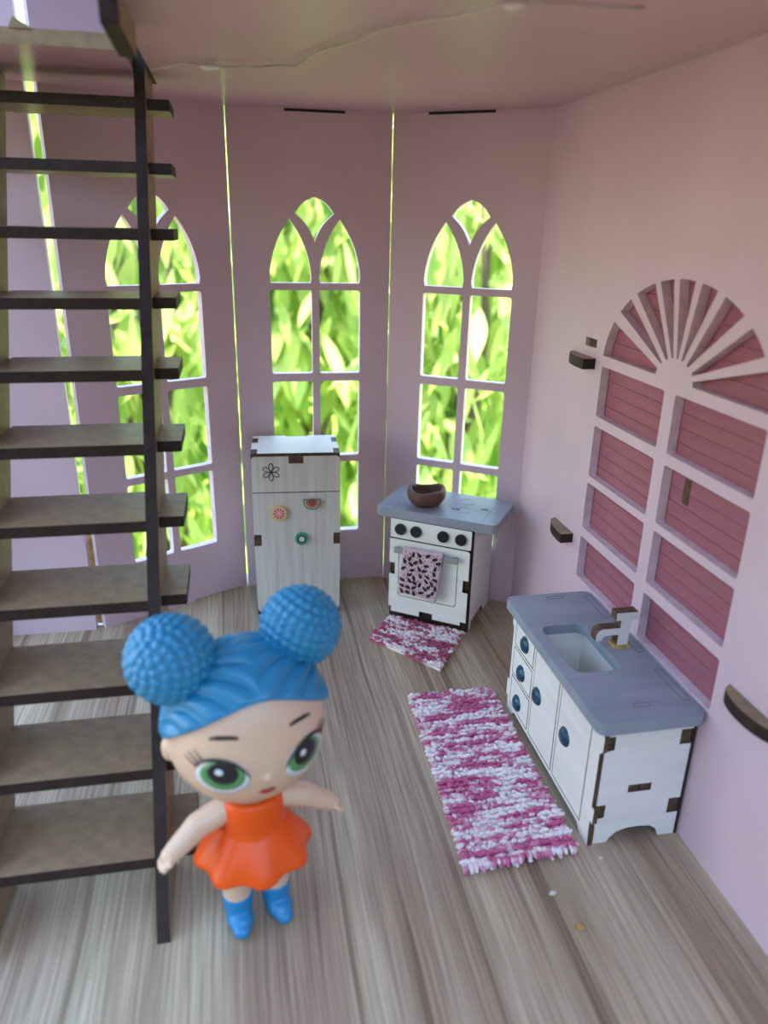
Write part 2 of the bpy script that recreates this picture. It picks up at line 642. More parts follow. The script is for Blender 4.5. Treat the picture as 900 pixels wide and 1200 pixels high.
# small slot above the upper peg
ha.append(rrect(2.035, 2.108, 1.078, 1.103))
TW_ = 0.025
Mw = frame((WX + TW_ / 2, 0, 0), (0, 1, 0))      # u = +y, normal u x z = +x
struct(plate('wall_right', [rrect(yr0, yr1, -.001, TOP)] + ha, TW_, Mw, [PINK, PINKEDGE]), 'pink right wall cut out with a large arched window grid')
sp = struct(box('wall_siding_backing', WX + .040, WX + .050, 1.10, 2.10, 0.28, 1.40, RED), 'maroon backing board behind the arched window')
ph = 0.0365
n_p = 30
pm = None
for k in range(n_p):
    z = 0.30 + k * ph
    if pm is None:
        bm = bmesh.new()
        add_box(bm, -.005, .005, -.48, .48, 0, ph - .0011)
        po = from_bm('siding_plank', bm, [RED], sp)
        pm = po.data
    else:
        po = bpy.data.objects.new('siding_plank', pm)
        C.objects.link(po)
        po.parent = sp
    po.location = (WX + .0312 + rnd.uniform(0, .0006), 1.60, z)
so = box('dark_slot', WX + .0255, WX + .0268, 1.518, 1.545, 0.782, 0.868, BROWN, sp)

# pegs of the outside shelves poking through the right wall
def peg(y0, y1, z, depth, cut, label):
    n = 14
    pts = [(y0, 0.0)]
    for k in range(n + 1):
        t = k / n
        tt_ = cut + (1 - cut) * t
        yy = y0 + (y1 - y0) * t
        pts.append((yy, depth * math.sqrt(max(0, 1 - ((tt_ - 0.5) * 2) ** 2))))
    pts.append((y1, -0.02))
    pts.append((y0, -0.02))
    o = plate('wall_peg', [pts], 0.030, Matrix(((0, -1, 0, WX), (1, 0, 0, 0), (0, 0, 1, z), (0, 0, 0, 1))), [MDF, BURNT])
    tag(o, label, 'peg', 'half-round pegs in the right wall')


struct(box('trim_slot', WX + .012, WX + .022, 2.025, 2.118, 1.07, 1.112, BROWN), 'brown board end inside small slot above peg')
peg(2.030, 2.185, 1.035, 0.040, 0.40, 'half-round brown peg in pink wall beside top of arched window')
peg(2.040, 2.185, 0.482, 0.042, 0.40, 'half-round brown peg low on pink wall between stove and window')
peg(1.045, 1.222, 0.466, 0.036, 0.0, 'half-round brown peg in pink wall right of the sink cabinet')

# ---- stairwell beam under the ceiling
be = plate('ceiling_beam', [[(1.50, 1.700), (1.735, 1.692), (1.760, 1.7545), (1.50, 1.7545)]], 0.032, frame((-0.178, 0, 0), (0, 1, 0)), [MDF, BURNT])
tag(be, 'short dark fronted beam under ceiling at the top of ladder', 'beam')

# ------------------------------------------------------------------ ladder stair
LD = thing('ladder_stair', 'brown fibreboard ladder stair leaning up to the ceiling opening', 'ladder', (-0.381, 1.29, 0))
LX, LY = -0.381, 1.29
SLOPE = 0.603
DEP = 0.205


def fy(z):
    return 1.190 + SLOPE * z


for x0, ZS in ((-0.207, 1.84), (-0.555, 1.752)):
    so = plate('stringer', [[(fy(0) - LY, 0), (fy(0) + DEP - LY, 0), (fy(ZS) + DEP - LY, ZS), (fy(ZS) - LY, ZS)]],
               0.027, frame((x0 - LX, 0, 0), (0, 1, 0)), [MDF, BURNT], LD)
    if x0 < -.5:          # the far leg splays a little outwards
        for v in so.data.vertices:
            v.co.x -= .032 * v.co.z / 1.75
tread = None
for k in range(11):
    z = 0.145 + 0.1541 * k
    if tread is None:
        out = [(-.172, 0), (.160, 0), (.160, .022), (.243, .022), (.243, DEP - .02), (.160, DEP - .02), (.160, DEP), (-.172, DEP),
               (-.172, DEP - .02), (-.25, DEP - .02), (-.25, .022), (-.172, .022)]
        t0 = plate('tread', [out], 0.0265, Matrix.Translation((0, 0, -.01325)), [MDF, BURNT], LD)
        tread = t0.data
    else:
        t0 = bpy.data.objects.new('tread', tread)
        C.objects.link(t0)
        t0.parent = LD
    t0.location = (0, fy(z) - LY, z)

# ------------------------------------------------------------------ fridge
FR = thing('toy_fridge', 'white plywood toy fridge with fruit magnets on its door', 'fridge', (0.032, 2.570, 0), R(-3.4))
FW, FD, FH = 0.313, 0.225, 0.640
box('carcass', 0.006, FW - .006, 0.0, FD - .004, 0.012, FH - .012, BROWN, FR)
box('foot', 0.002, 0.05, 0.0, 0.03, 0.0, 0.03, BURNT, FR)
box('foot', FW - .05, FW - .002, 0.0, 0.03, 0.0, 0.03, BURNT, FR)
box('foot', 0.002, 0.05, FD - .04, FD - .01, 0.0, 0.03, BURNT, FR)
box('foot', FW - .05, FW - .002, FD - .04, FD - .01, 0.0, 0.03, BURNT, FR)
Mf = frame((0, -.012, 0), (1, 0, 0))
fd_o = rrect(0.0, FW, 0.502, FH - .006, 0.0)
cx = FW / 2
fz = [(0, .502), (FW, .502), (FW, FH - .020), (FW - .004, FH - .010), (FW - .012, FH - .006), (cx + .027, FH - .006), (cx + .027, FH - .032), (cx - .025, FH - .032),
      (cx - .025, FH - .006), (.012, FH - .006), (.004, FH - .010), (0, FH - .020)]
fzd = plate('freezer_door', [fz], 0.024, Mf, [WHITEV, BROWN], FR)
dz = 0.318
dr = []
r = 0.022
for k in range(6):
    t = R(180 + 90 * k / 5)
    dr.append((r + .003 + r * math.cos(t), 0.022 + r + r * math.sin(t)))
for k in range(6):
    t = R(270 + 90 * k / 5)
    dr.append((FW - r - .003 + r * math.cos(t), 0.022 + r + r * math.sin(t)))
dr += [(FW, dz - .022), (FW - .025, dz - .022), (FW - .025, dz + .022), (FW, dz + .022), (FW, .499), (0, .499), (0, dz + .022), (.027, dz + .022), (.027, dz - .022), (0, dz - .022)]
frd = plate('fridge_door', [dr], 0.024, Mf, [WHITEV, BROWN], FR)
for zz, xx, ww, hh in ((FH - .019, cx + .001, .050, .024), (dz, .0135, .025, .042), (dz, FW - .0125, .023, .042)):
    box('joint_tab', xx - ww / 2, xx + ww / 2, -.0225, 0.0, zz - hh / 2, zz + hh / 2, BROWN, FR)
# top board with finger-joint notches
tp = [(.022, -.010), (FW - .022, -.010), (FW - .022, .045), (FW + .0, .045), (FW, .13), (FW - .020, .13), (FW - .020, .19), (FW, .19), (FW, FD), (FW * .66, FD), (FW * .66, FD - .012),
      (FW * .40, FD - .012), (FW * .40, FD), (0, FD), (0, .19), (.022, .19), (.022, .13), (0, .13), (0, .045), (.022, .045)]
plate('top_panel', [tp], 0.024, Matrix.Translation((0, 0, FH - .010)), [WHITE, BROWN], FR)
for x0, x1, y0, y1 in ((0, .021, -.008, .044), (0, .021, .131, .189), (FW - .021, FW, -.008, .044), (FW - .019, FW, .131, .189)):
    box('joint_tab', x0, x1, y0, y1, FH - .05, FH + .0005, BROWN, FR)
for x0, x1 in ((0.0, .0055), (FW - .0055, FW)):
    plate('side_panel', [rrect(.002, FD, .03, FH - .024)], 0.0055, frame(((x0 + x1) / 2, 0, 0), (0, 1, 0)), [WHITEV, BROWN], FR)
# flower burnt into the freezer door
bm = bmesh.new()
fx, fzc = 0.069, 0.577
for k in range(6):
    a = R(90 + 60 * k)
    d = Vector((math.cos(a), 0, math.sin(a)))
    e = Vector((-math.sin(a), 0, math.cos(a)))
    pts = []
    for j in range(17):
        t = j / 16 * 2 * math.pi
        pts.append(Vector((fx, -.0243, fzc)) + d * (.0175 - .0145 * math.cos(t)) + e * (.0075 * math.sin(t)))
    tube(bm, pts, .0013, 6)
tube(bm, [(fx, -.026, fzc), (fx, -.0235, fzc)], .004, 10)
o = from_bm('burnt_flower', bm, [INK], fzd)
o['label'] = 'dark six-petal flower outline'


def on_fridge(u, z, out=0.024):
    a = R(-3.4)
    return (0.032 + u * math.cos(a) + (-out) * -math.sin(a), 2.570 + u * math.sin(a) - out * math.cos(a), z)


def magnet(name, label, u, z, rr):
    return thing(name, label, 'magnet', on_fridge(u, z, 0.0240), R(-3.4), 'fruit magnets on the fridge door')


def disc(bm, rr, y0, y1, mi=0, seg=24, a0=0, a1=360, r0=0.0, rnd_=0.0):
    """a slice facing -y between y0 (front) and y1 (back)"""
    full = abs(a1 - a0) >= 360
    n = seg if full else seg
    pts = [(rr * math.cos(R(a0 + (a1 - a0) * k / n)), rr * math.sin(R(a0 + (a1 - a0) * k / n))) for k in range(n + (0 if full else 1))]
    if r0:
        pts2 = [(r0 * x / rr, r0 * z / rr) for x, z in pts]
    fr = [bm.verts.new((x, y0, z)) for x, z in pts]
    bk = [bm.verts.new((x, y1, z)) for x, z in pts]
    bm.faces.new(fr).material_index = mi
    bm.faces.new(bk[::-1]).material_index = mi
    for k in range(len(pts)):
        j = (k + 1) % len(pts)
        bm.faces.new((fr[k], bk[k], bk[j], fr[j])).material_index = mi


YEL = mat('yellow_rind', (0.72, 0.50, 0.10), 0.5)
CREAM = mat('cream_pith', (0.80, 0.66, 0.42), 0.5)
PULP = mat('pink_pulp', (0.75, 0.10, 0.22), 0.4)
MELG = mat('green_rind', (0.04, 0.20, 0.13), 0.45)
MELW = mat('white_rind', (0.72, 0.68, 0.60), 0.5)
MELR = mat('melon_flesh', (0.50, 0.17, 0.12), 0.45)
MELD = mat('melon_core', (0.28, 0.08, 0.06), 0.5)
KIW = mat('kiwi_green', (0.06, 0.30, 0.20), 0.45)
KIWD = mat('kiwi_seeds', (0.01, 0.06, 0.04), 0.5)

mg = magnet('grapefruit_magnet', 'round pink grapefruit slice magnet on the white fridge door', 0.093, 0.424, .03)
bm = bmesh.new(); disc(bm, .029, -.010, 0); from_bm('rind', bm, [YEL], mg)
bm = bmesh.new(); disc(bm, .0255, -.0108, -.009); from_bm('pith', bm, [CREAM], mg)
for k in range(10):
    bm = bmesh.new()
    a = 36 * k
    p = [(0.004, a)] + [(.020, a - 12), (.0215, a - 6), (.022, a), (.0215, a + 6), (.020, a + 12)]
    f_ = [bm.verts.new((q * math.cos(R(b)), -.0118, q * math.sin(R(b)))) for q, b in p]
    g_ = [bm.verts.new((q * math.cos(R(b)), -.0100, q * math.sin(R(b)))) for q, b in p]
    bm.faces.new(f_); bm.faces.new(g_[::-1])
    for j in range(6):
        bm.faces.new((f_[j], g_[j], g_[(j + 1) % 6], f_[(j + 1) % 6]))
    from_bm('segment', bm, [PULP], mg)
mg = magnet('watermelon_magnet', 'half-round watermelon slice magnet near right edge of fridge door', 0.211, 0.466, .03)
A0, A1 = 165, 375
bm = bmesh.new(); disc(bm, .031, -.010, 0, a0=A0, a1=A1); from_bm('rind', bm, [MELG], mg)
bm = bmesh.new(); disc(bm, .0262, -.0108, -.009, a0=A0 - 2, a1=A1 + 2); from_bm('pith', bm, [MELW], mg)
bm = bmesh.new(); disc(bm, .0235, -.0116, -.009, a0=A0 - 4, a1=A1 + 4); from_bm('flesh', bm, [MELR], mg)
bm = bmesh.new(); disc(bm, .0135, -.0124, -.009, a0=A0 - 50, a1=A1 + 50); from_bm('core', bm, [MELD], mg)
mg = magnet('kiwi_magnet', 'small green kiwi slice magnet in middle of fridge door', 0.172, 0.322, .02)
bm = bmesh.new(); disc(bm, .0235, -.010, 0); from_bm('flesh', bm, [KIW], mg)
bm = bmesh.new(); disc(bm, .0155, -.0108, -.009); from_bm('seed_ring', bm, [KIWD], mg)
bm = bmesh.new(); disc(bm, .0100, -.0116, -.009); from_bm('heart', bm, [MELW], mg)

# ------------------------------------------------------------------ stove
SP = (0.530, 2.500)
SA = R(-34)
ST = thing('toy_stove', 'white plywood toy stove with grey top and black knobs', 'stove', (*SP, 0), SA)
SW, SDp, SH = 0.316, 0.262, 0.408
box('carcass', 0.010, SW - .008, 0.001, SDp, 0.012, SH - .002, BROWN, ST)
box('kick_board', 0.004, SW - .004, -.006, 0.02, 0.0, 0.06, BURNT, ST)
Ms = frame((0, -.011, 0), (1, 0, 0))
plate('control_panel', [rrect(0.006, SW - .004, 0.334, SH - .001, 0.004, 2)], 0.022, Ms, [WHITE, BURNT], ST)
fo = [(0.004, .052), (.014, .052), (.014, .030), (.128, .030), (.128, .052), (.180, .052), (.180, .030), (.288, .030), (.288, .045), (SW - .006, .045), (SW - .006, .166), (.290, .166), (.290, .214), (SW - .006, .214),
      (SW - .006, .322), (SW - .014, .329), (.004, .329), (.004, .232), (.026, .232), (.026, .186), (.004, .186)]
plate('front_panel', [fo, rrect(.040, .268, .100, .292, .012, 3)], 0.022, Ms, [WHITE, BURNT], ST)
dn = plate('oven_door', [rrect(.0425, .2655, .1025, .2895, .011, 3)], 0.0215, Ms, [WHITE, BURNT], ST)
hb = bmesh.new()
add_box(hb, .030, .272, -.046, -.034, .282, .304, 0, .002)
add_box(hb, .034, .050, -.036, -.022, .285, .301, 0)
add_box(hb, .252, .268, -.036, -.022, .285, .301, 0)
o = from_bm('oven_handle', hb, [mat('mid_grey_paint', (0.30, 0.30, 0.30), 0.4)], dn)
o['label'] = 'grey oven handle bar'
for u in (.045, .105, .208, .274):
    bm = bmesh.new()
    tube(bm, [(u, -.032, .3705), (u, -.030, .3705), (u, -.0215, .3705)], [.0195, .0212, .0212], 24)
    from_bm('knob', bm, [BLACK], ST)
for x_, sgn in ((.004, 1), (SW - .004, -1)):
    sd_o = [(-.002, 0), (.020, 0), (.034, .030), (.17, .030), (.185, .0), (SDp, 0), (SDp, SH - .002), (.0, SH - .002)]
    plate('side_panel', [sd_o], 0.008, frame((x_, 0, 0), (0, 1, 0)), [WHITE, BURNT], ST)
plate('back_panel', [rrect(.008, SW - .008, .02, SH - .002)], 0.006, frame((0, SDp + .002, 0), (1, 0, 0)), [WHITE, BURNT], ST)
wt = plate('worktop', [rrect(-.056, .396, -.022, .246, .022, 4)], 0.034, Matrix.Translation((0, 0, SH + .018)), [GREY, GREY], ST)
bvm = wt.modifiers.new('soft_edge', 'BEVEL'); bvm.width = .004; bvm.segments = 2; bvm.limit_method = 'ANGLE'
zt_ = SH + .0352
for u, v, rr in ((.232, .165, .030), (.245, .075, .028)):
    bm = bmesh.new()
    pts = [(u + rr * math.cos(2 * math.pi * k / 28), v + rr * math.sin(2 * math.pi * k / 28), zt_) for k in range(29)]
    tube(bm, pts, .0011, 5)
    from_bm('burner_ring', bm, [mat('pale_worn_line', (0.42, 0.45, 0.48), 0.5)], wt)
for u, v, sx in ((.222, .075, .016), (.315, .118, .013)):
    bm = bmesh.new()
    pp = [(u + sx * (1 + .35 * math.sin(3 * t + u * 50)) * math.cos(t), v + .011 * (1 + .3 * math.cos(2 * t)) * math.sin(t), zt_ + .0004) for t in [2 * math.pi * k / 18 for k in range(18)]]
    qq = [(x, y, zt_ - .0012) for x, y, _ in pp]
    f_ = [bm.verts.new(p) for p in pp]; g_ = [bm.verts.new(p) for p in qq]
    bm.faces.new(f_)
    for j in range(18):
        bm.faces.new((f_[j], g_[j], g_[(j + 1) % 18], f_[(j + 1) % 18]))
    from_bm('chipped_spot', bm, [GREYLINE], wt)
bm = bmesh.new(); add_box(bm, .338, .3395, -.01, .20, zt_ - .001, zt_ - .0001); from_bm('joint_line', bm, [GREYLINE], wt)
bm = bmesh.new(); add_box(bm, .010, .0115, -.01, .06, zt_ - .001, zt_ - .0001); from_bm('joint_line', bm, [GREYLINE], wt)


def stove_world(u, v, z):
    return (SP[0] + u * math.cos(SA) - v * math.sin(SA), SP[1] + u * math.sin(SA) + v * math.cos(SA), z)


# towel folded over the handle
TW = thing('hand_towel', 'pink towel with dark leaf print hanging on the oven handle', 'towel', stove_world(.135, -.040, 0), SA)
bm = bmesh.new()
nu = 18
prof = [(-.013 + .004, .150), (-.0135, .20), (-.0125, .26), (-.0115, .295), (-.008, .3075), (-.001, .3125), (.0075, .309), (.0115, .298), (.012, .28), (.012, .255)]
prof = [(-.016, .128)] + prof[1:]
# resample front flap finer
fine = []
for (a, b) in zip(prof, prof[1:]):
    for k in range(4):
        t = k / 4
        fine.append((a[0] + (b[0] - a[0]) * t, a[1] + (b[1] - a[1]) * t))
fine.append(prof[-1])


def towel_x(t, z):
    sl = (.31 - z) / .18
    return (-.067 - .018 * max(sl, 0)) + t * (.150 + .004 * sl)


def towel_pt(t, i, off=0.0):
    y, z = fine[i]
    wav = .0025 * math.sin(t * 7 + z * 20) * max(0, min(1, (.30 - z) / .1))
    dzz = -.010 * (1 - t) * 0 + .004 * math.sin(t * 5) * max(0, (.2 - z) / .07) if z < .2 else 0
    return Vector((towel_x(t, z), y + wav - off, z + dzz))


for side in (0, 1):
    gr = [[bm.verts.new(towel_pt(j / nu, i, 0) + (Vector((0, 0, 0)) if side == 0 else Vector((0, .0022 if i < 18 else -.002, -.0015)))) for j in range(nu + 1)] for i in range(len(fine))]
    if side == 0: g0 = gr
    for i in range(len(fine) - 1):
        for j in range(nu):
            f = bm.faces.new((gr[i][j], gr[i][j + 1], gr[i + 1][j + 1], gr[i + 1][j])); f.smooth = True
n_ = len(fine)
for i in range(n_ - 1):
    bm.faces.new((g0[i][0], g0[i + 1][0], gr[i + 1][0], gr[i][0])); bm.faces.new((g0[i][nu], gr[i][nu], gr[i + 1][nu], g0[i + 1][nu]))
for j in range(nu):
    bm.faces.new((g0[0][j], gr[0][j], gr[0][j + 1], g0[0][j + 1])); bm.faces.new((g0[-1][j], g0[-1][j + 1], gr[-1][j + 1], gr[-1][j]))
from_bm('cloth', bm, [TOWEL], TW)


def towel_surf(x, z):
    """front flap point for plate coords"""
    best = None
    for i in range(0, 20):
        if fine[i][1] <= z <= fine[i + 1][1]:
            t = (z - fine[i][1]) / max(1e-6, fine[i + 1][1] - fine[i][1])
            y = fine[i][0] + (fine[i + 1][0] - fine[i][0]) * t
            tt2 = (x - towel_x(0, z)) / (towel_x(1, z) - towel_x(0, z))
            wav = .0025 * math.sin(tt2 * 7 + z * 20) * max(0, min(1, (.30 - z) / .1))
            return Vector((x, y + wav - .0009, z))
    return None


bm = bmesh.new()
r2 = random.Random(3)
used = []


def blot(x, z, a, ln, wd):
    pts = []
    for k in range(10):
        t = 2 * math.pi * k / 10
        lx = ln * math.cos(t)
        lz = wd * math.sin(t) * (1 - .35 * math.cos(t))
        q = towel_surf(x + lx * math.cos(a) - lz * math.sin(a), z + lx * math.sin(a) + lz * math.cos(a))
        if q is None: return
        pts.append(q)
    f_ = [bm.verts.new(p) for p in pts]
    g_ = [bm.verts.new(p + Vector((0, .0008, 0))) for p in pts]
    bm.faces.new(f_)
    for j in range(10):
        bm.faces.new((f_[j], g_[j], g_[(j + 1) % 10], f_[(j + 1) % 10]))


tries = 0
while len(used) < 40 and tries < 4000:
    tries += 1
    z = r2.uniform(.140, .298)
    x = r2.uniform(towel_x(.06, z), towel_x(.94, z))
    if all((x - p) ** 2 + (z - q) ** 2 > .0185 ** 2 for p, q in used):
        used.append((x, z))
        blot(x, z, r2.uniform(0, math.pi), .0115, .0060)
for k in range(300):
    z = r2.uniform(.136, .303)
    x = r2.uniform(towel_x(.04, z), towel_x(.96, z))
    if all((x - p) ** 2 + (z - q) ** 2 > .0066 ** 2 for p, q in used):
        used.append((x, z))
        blot(x, z, 0, .0023, .0023)
o = from_bm('leaf_print', bm, [INK], TW)
o['label'] = 'dark leaf and dot print'

# clay bowl on the stove
bm = bmesh.new()


def wobble(a, z):
    k = max(0, z - .02) / .05
    return (1 + .035 * math.sin(2 * a + .6) + .02 * math.sin(5 * a), .006 * k * math.sin(2 * a + 2.2) + .004 * k * math.sin(3 * a))


prof = [(0.001, 0), (.040, 0), (.056, .010), (.068, .028), (.072, .044), (.068, .058), (.063, .064), (.058, .064), (.055, .058), (.057, .044), (.052, .026), (.040, .012), (.001, .009)]
lathe(bm, prof, 36, 0, wobble)
bw = from_bm('clay_bowl', bm, [CLAY], None)
bw.location = stove_world(.105, .075, SH + .0352)
tag(bw, 'uneven brown clay bowl standing on the grey stove top', 'bowl')

# ------------------------------------------------------------------ sink cabinet
SK = thing('sink_cabinet', 'white plywood sink cabinet with grey top and blue gem knobs', 'cabinet', (0.778, 1.291, 0))
KW, KD, KH = 0.238, 0.570, 0.343
DX, DY = 0.778, 1.291
# carcass open at the top where the basin hangs
bm = bmesh.new()
add_box(bm, .012, KW - .004, .012, .165, .03, KH - .001)
add_box(bm, .012, KW - .004, .425, KD - .012, .03, KH - .001)
add_box(bm, .012, KW - .004, .16, .43, .03, .11)
from_bm('carcass', bm, [BROWN], SK)
Mfx = Matrix(((0, 0, -1, 0.0), (1, 0, 0, 0), (0, 1, 0, 0), (0, 0, 0, 1)))    # (y, z, out) -> faces -x
Mfr = Mfx @ Matrix.Translation((0, 0, -.006))
holes = [(.046, .222), (.232, .397)]
dz_ = [(.236, .322), (.138, .229), (.030, .131)]
lo = [[(-.0, .075), (-.013, .075), (-.013, .118), (0, .118), (0, .270), (-.013, .284), (-.013, .322), (-.004, KH - .001), (KD + .012, KH - .001), (KD + .012, .29), (KD, .28), (KD, .10), (KD + .014, .10), (KD + .014, .04), (KD, .04), (KD, .0), (KD - .04, 0), (KD - .06, .018), (.06, .018), (.04, 0), (-.004, 0), (0, .05)]]
for a, b in holes:
    lo.append(rrect(a, b, .030, .322))
for a, b in dz_:
    lo.append(rrect(.408, .553, a, b))
plate('front_frame', lo, 0.012, Mfr, [WHITE, BROWN], SK)
g = .0038
rec = Mfx @ Matrix.Translation((0, 0, -.0055))
tanback = Mfx @ Matrix.Translation((0, 0, -.0048))
doors = []
for a, b in holes:
    d_ = plate('door', [rrect(a + g, b - g, .030 + g, .322 - g)], 0.012, rec, [WHITE, TAN], SK)
    doors.append(((a, b), d_))
for a, b in dz_:
    d_ = plate('drawer', [rrect(.408 + g, .553 - g, a + g, b - g)], 0.012, rec, [WHITE, TAN], SK)
    doors.append(((a, b), d_))
plate('scorched_backing', [rrect(.03, .56, .02, .33)], 0.002, tanback, [TAN, TAN], SK)


def gem(par, y, z, rr):
    bm = bmesh.new()
    n = 10
    rings = []
    for (q, d) in ((1.0, 0.0), (1.0, .004), (.72, .0105), (.38, .0135)):
        rings.append([bm.verts.new((-d - .0005, y + rr * q * math.cos(2 * math.pi * (k + .5 * (len(rings) % 2)) / n), z + rr * q * math.sin(2 * math.pi * (k + .5 * (len(rings) % 2)) / n))) for k in range(n)])
    for i, (a, b) in enumerate(zip(rings, rings[1:])):
        for k in range(n):
            j = (k + 1) % n
            if i % 2 == 0:
                bm.faces.new((a[k], a[j], b[k])); bm.faces.new((a[j], b[j], b[k]))
            else:
                bm.faces.new((a[k], b[j], b[k])); bm.faces.new((a[k], a[j], b[j]))
    bm.faces.new(rings[-1]); bm.faces.new(rings[0][::-1])
    o = from_bm('knob', bm, [GEM], par)
    o['label'] = 'teal blue faceted gem knob'


gem(doors[0][1], 1.463 - DY - .000, .188, .026)
gem(doors[1][1], 1.650 - DY, .182, .026)
gem(doors[2][1], 1.764 - DY, .278, .0255)
gem(doors[3][1], 1.773 - DY, .176, .0255)
gem(doors[4][1], 1.781 - DY, .068, .0255)
# near end panel: arched foot and finger joints
Me = frame((0, .006, 0), (1, 0, 0))
arch = [(.0 + .016, 0), (.052, 0), (.058, .012), (.074, .028), (.10, .037), (.135, .038), (.165, .034), (.180, .022), (.188, .004), (.190, 0), (KW - .001, 0)]
rgt = [(KW - .001, .068), (KW - .036, .068), (KW - .036, .112), (KW - .001, .112), (KW - .001, .272), (KW - .036, .272), (KW - .036, .314), (KW - .001, .314), (KW - .001, KH - .001)]
lft = [(.010, KH - .001), (.010, .314), (.036, .314), (.036, .276), (.010, .272), (.010, .116), (.036, .116), (.036, .078), (.010, .076), (.016, .05)]
eo = arch + rgt + lft
ep = plate('end_panel', [eo, rrect(.088, .148, .146, .168)], 0.012, Me, [WHITE, BROWN], SK)
for x0, x1, z0, z1 in ((.001, .0355, .277, .3135), (.001, .0355, .0785, .1155), (KW - .0355, KW - .001, .2725, .3135), (KW - .0355, KW - .001, .0685, .1115), (.090, .117, .147, .167), (.120, .147, .147, .167)):
    box('joint_tab', x0, x1, .0035, .0125, z0, z1, BROWN, SK)
plate('end_panel', [[(.010, 0), (.05, 0), (.07, .03), (.17, .03), (.19, 0), (KW - .001, 0), (KW - .001, KH - .001), (.010, KH - .001)]], 0.012, frame((0, KD - .006, 0), (1, 0, 0)), [WHITE, BROWN], SK)
plate('back_panel', [rrect(0.0, KD, .0, KH - .001)], 0.004, frame((KW - .002, 0, 0), (0, 1, 0)), [WHITE, BURNT], SK)
box('back_leg', KW - .006, KW + .0015, -.001, .004, .0, KH - .003, BURNT, SK)
# worktop with sink cut-out
zk = KH + .0145
hole = rrect(.008, .136, .178, .412, .028, 5)
wk = plate('worktop', [rrect(-.026, KW + .003, -.030, .598, .024, 5), hole], 0.029, Matrix.Translation((0, 0, zk)), [GREY, GREY], SK)
bvm = wk.modifiers.new('soft_edge', 'BEVEL'); bvm.width = .005; bvm.segments = 2; bvm.limit_method = 'ANGLE'
zt_ = KH + .0292
for x0, x1, y0, y1 in ((.212, .232, .030, .165), (.212, .232, .245, .345), (.212, .232, .43, .57), (.085, .125, .022, .038), (.095, .145, .562, .578)):
    bm = bmesh.new()
    for a in ((x0, x1, y0, y0 + .0015), (x0, x1, y1 - .0015, y1), (x0, x0 + .0015, y0, y1), (x1 - .0015, x1, y0, y1)):
        add_box(bm, a[0], a[1], a[2], a[3], zt_ - .002, zt_ + .0001)
    from_bm('joint_line', bm, [GREYLINE], wk)
# basin: thin walls inside the opening
bz0, bz1 = .130, KH - .0005
bas = bmesh.new()
BX0, BX1, BY0, BY1 = .013, .150, .168, .422
add_box(bas, BX0, BX1, BY0, BY1, bz0 - .008, bz0)
add_box(bas, BX0, BX0 + .006, BY0, BY1, bz0, bz1)
add_box(bas, BX1 - .006, BX1, BY0, BY1, bz0, bz1)
add_box(bas, BX0 + .006, BX1 - .006, BY0, BY0 + .006, bz0, bz1)
add_box(bas, BX0 + .006, BX1 - .006, BY1 - .006, BY1, bz0, bz1)
from_bm('sink_basin', bas, [WHITE], SK)
# faucet of two joined cut boards
fc = [(.163, .0), (.193, .0), (.193, .055), (.196, .082), (.212, .082), (.212, .104), (.152, .104), (.152, .082), (.166, .082), (.166, .060), (.118, .060), (.106, .054), (.101, .044), (.101, .026), (.118, .026), (.121, .036), (.130, .040), (.163, .040)]
ft = plate('faucet', [fc], 0.030, frame((.002, .286, KH + .030), (1, 0, 0)), [WHITE, BROWN], SK)
ft['label'] = 'white tap with scorched brown edges'
box('faucet_foot', .158, .202, .268, .304, KH + .0287, KH + .039, TAN, ft)

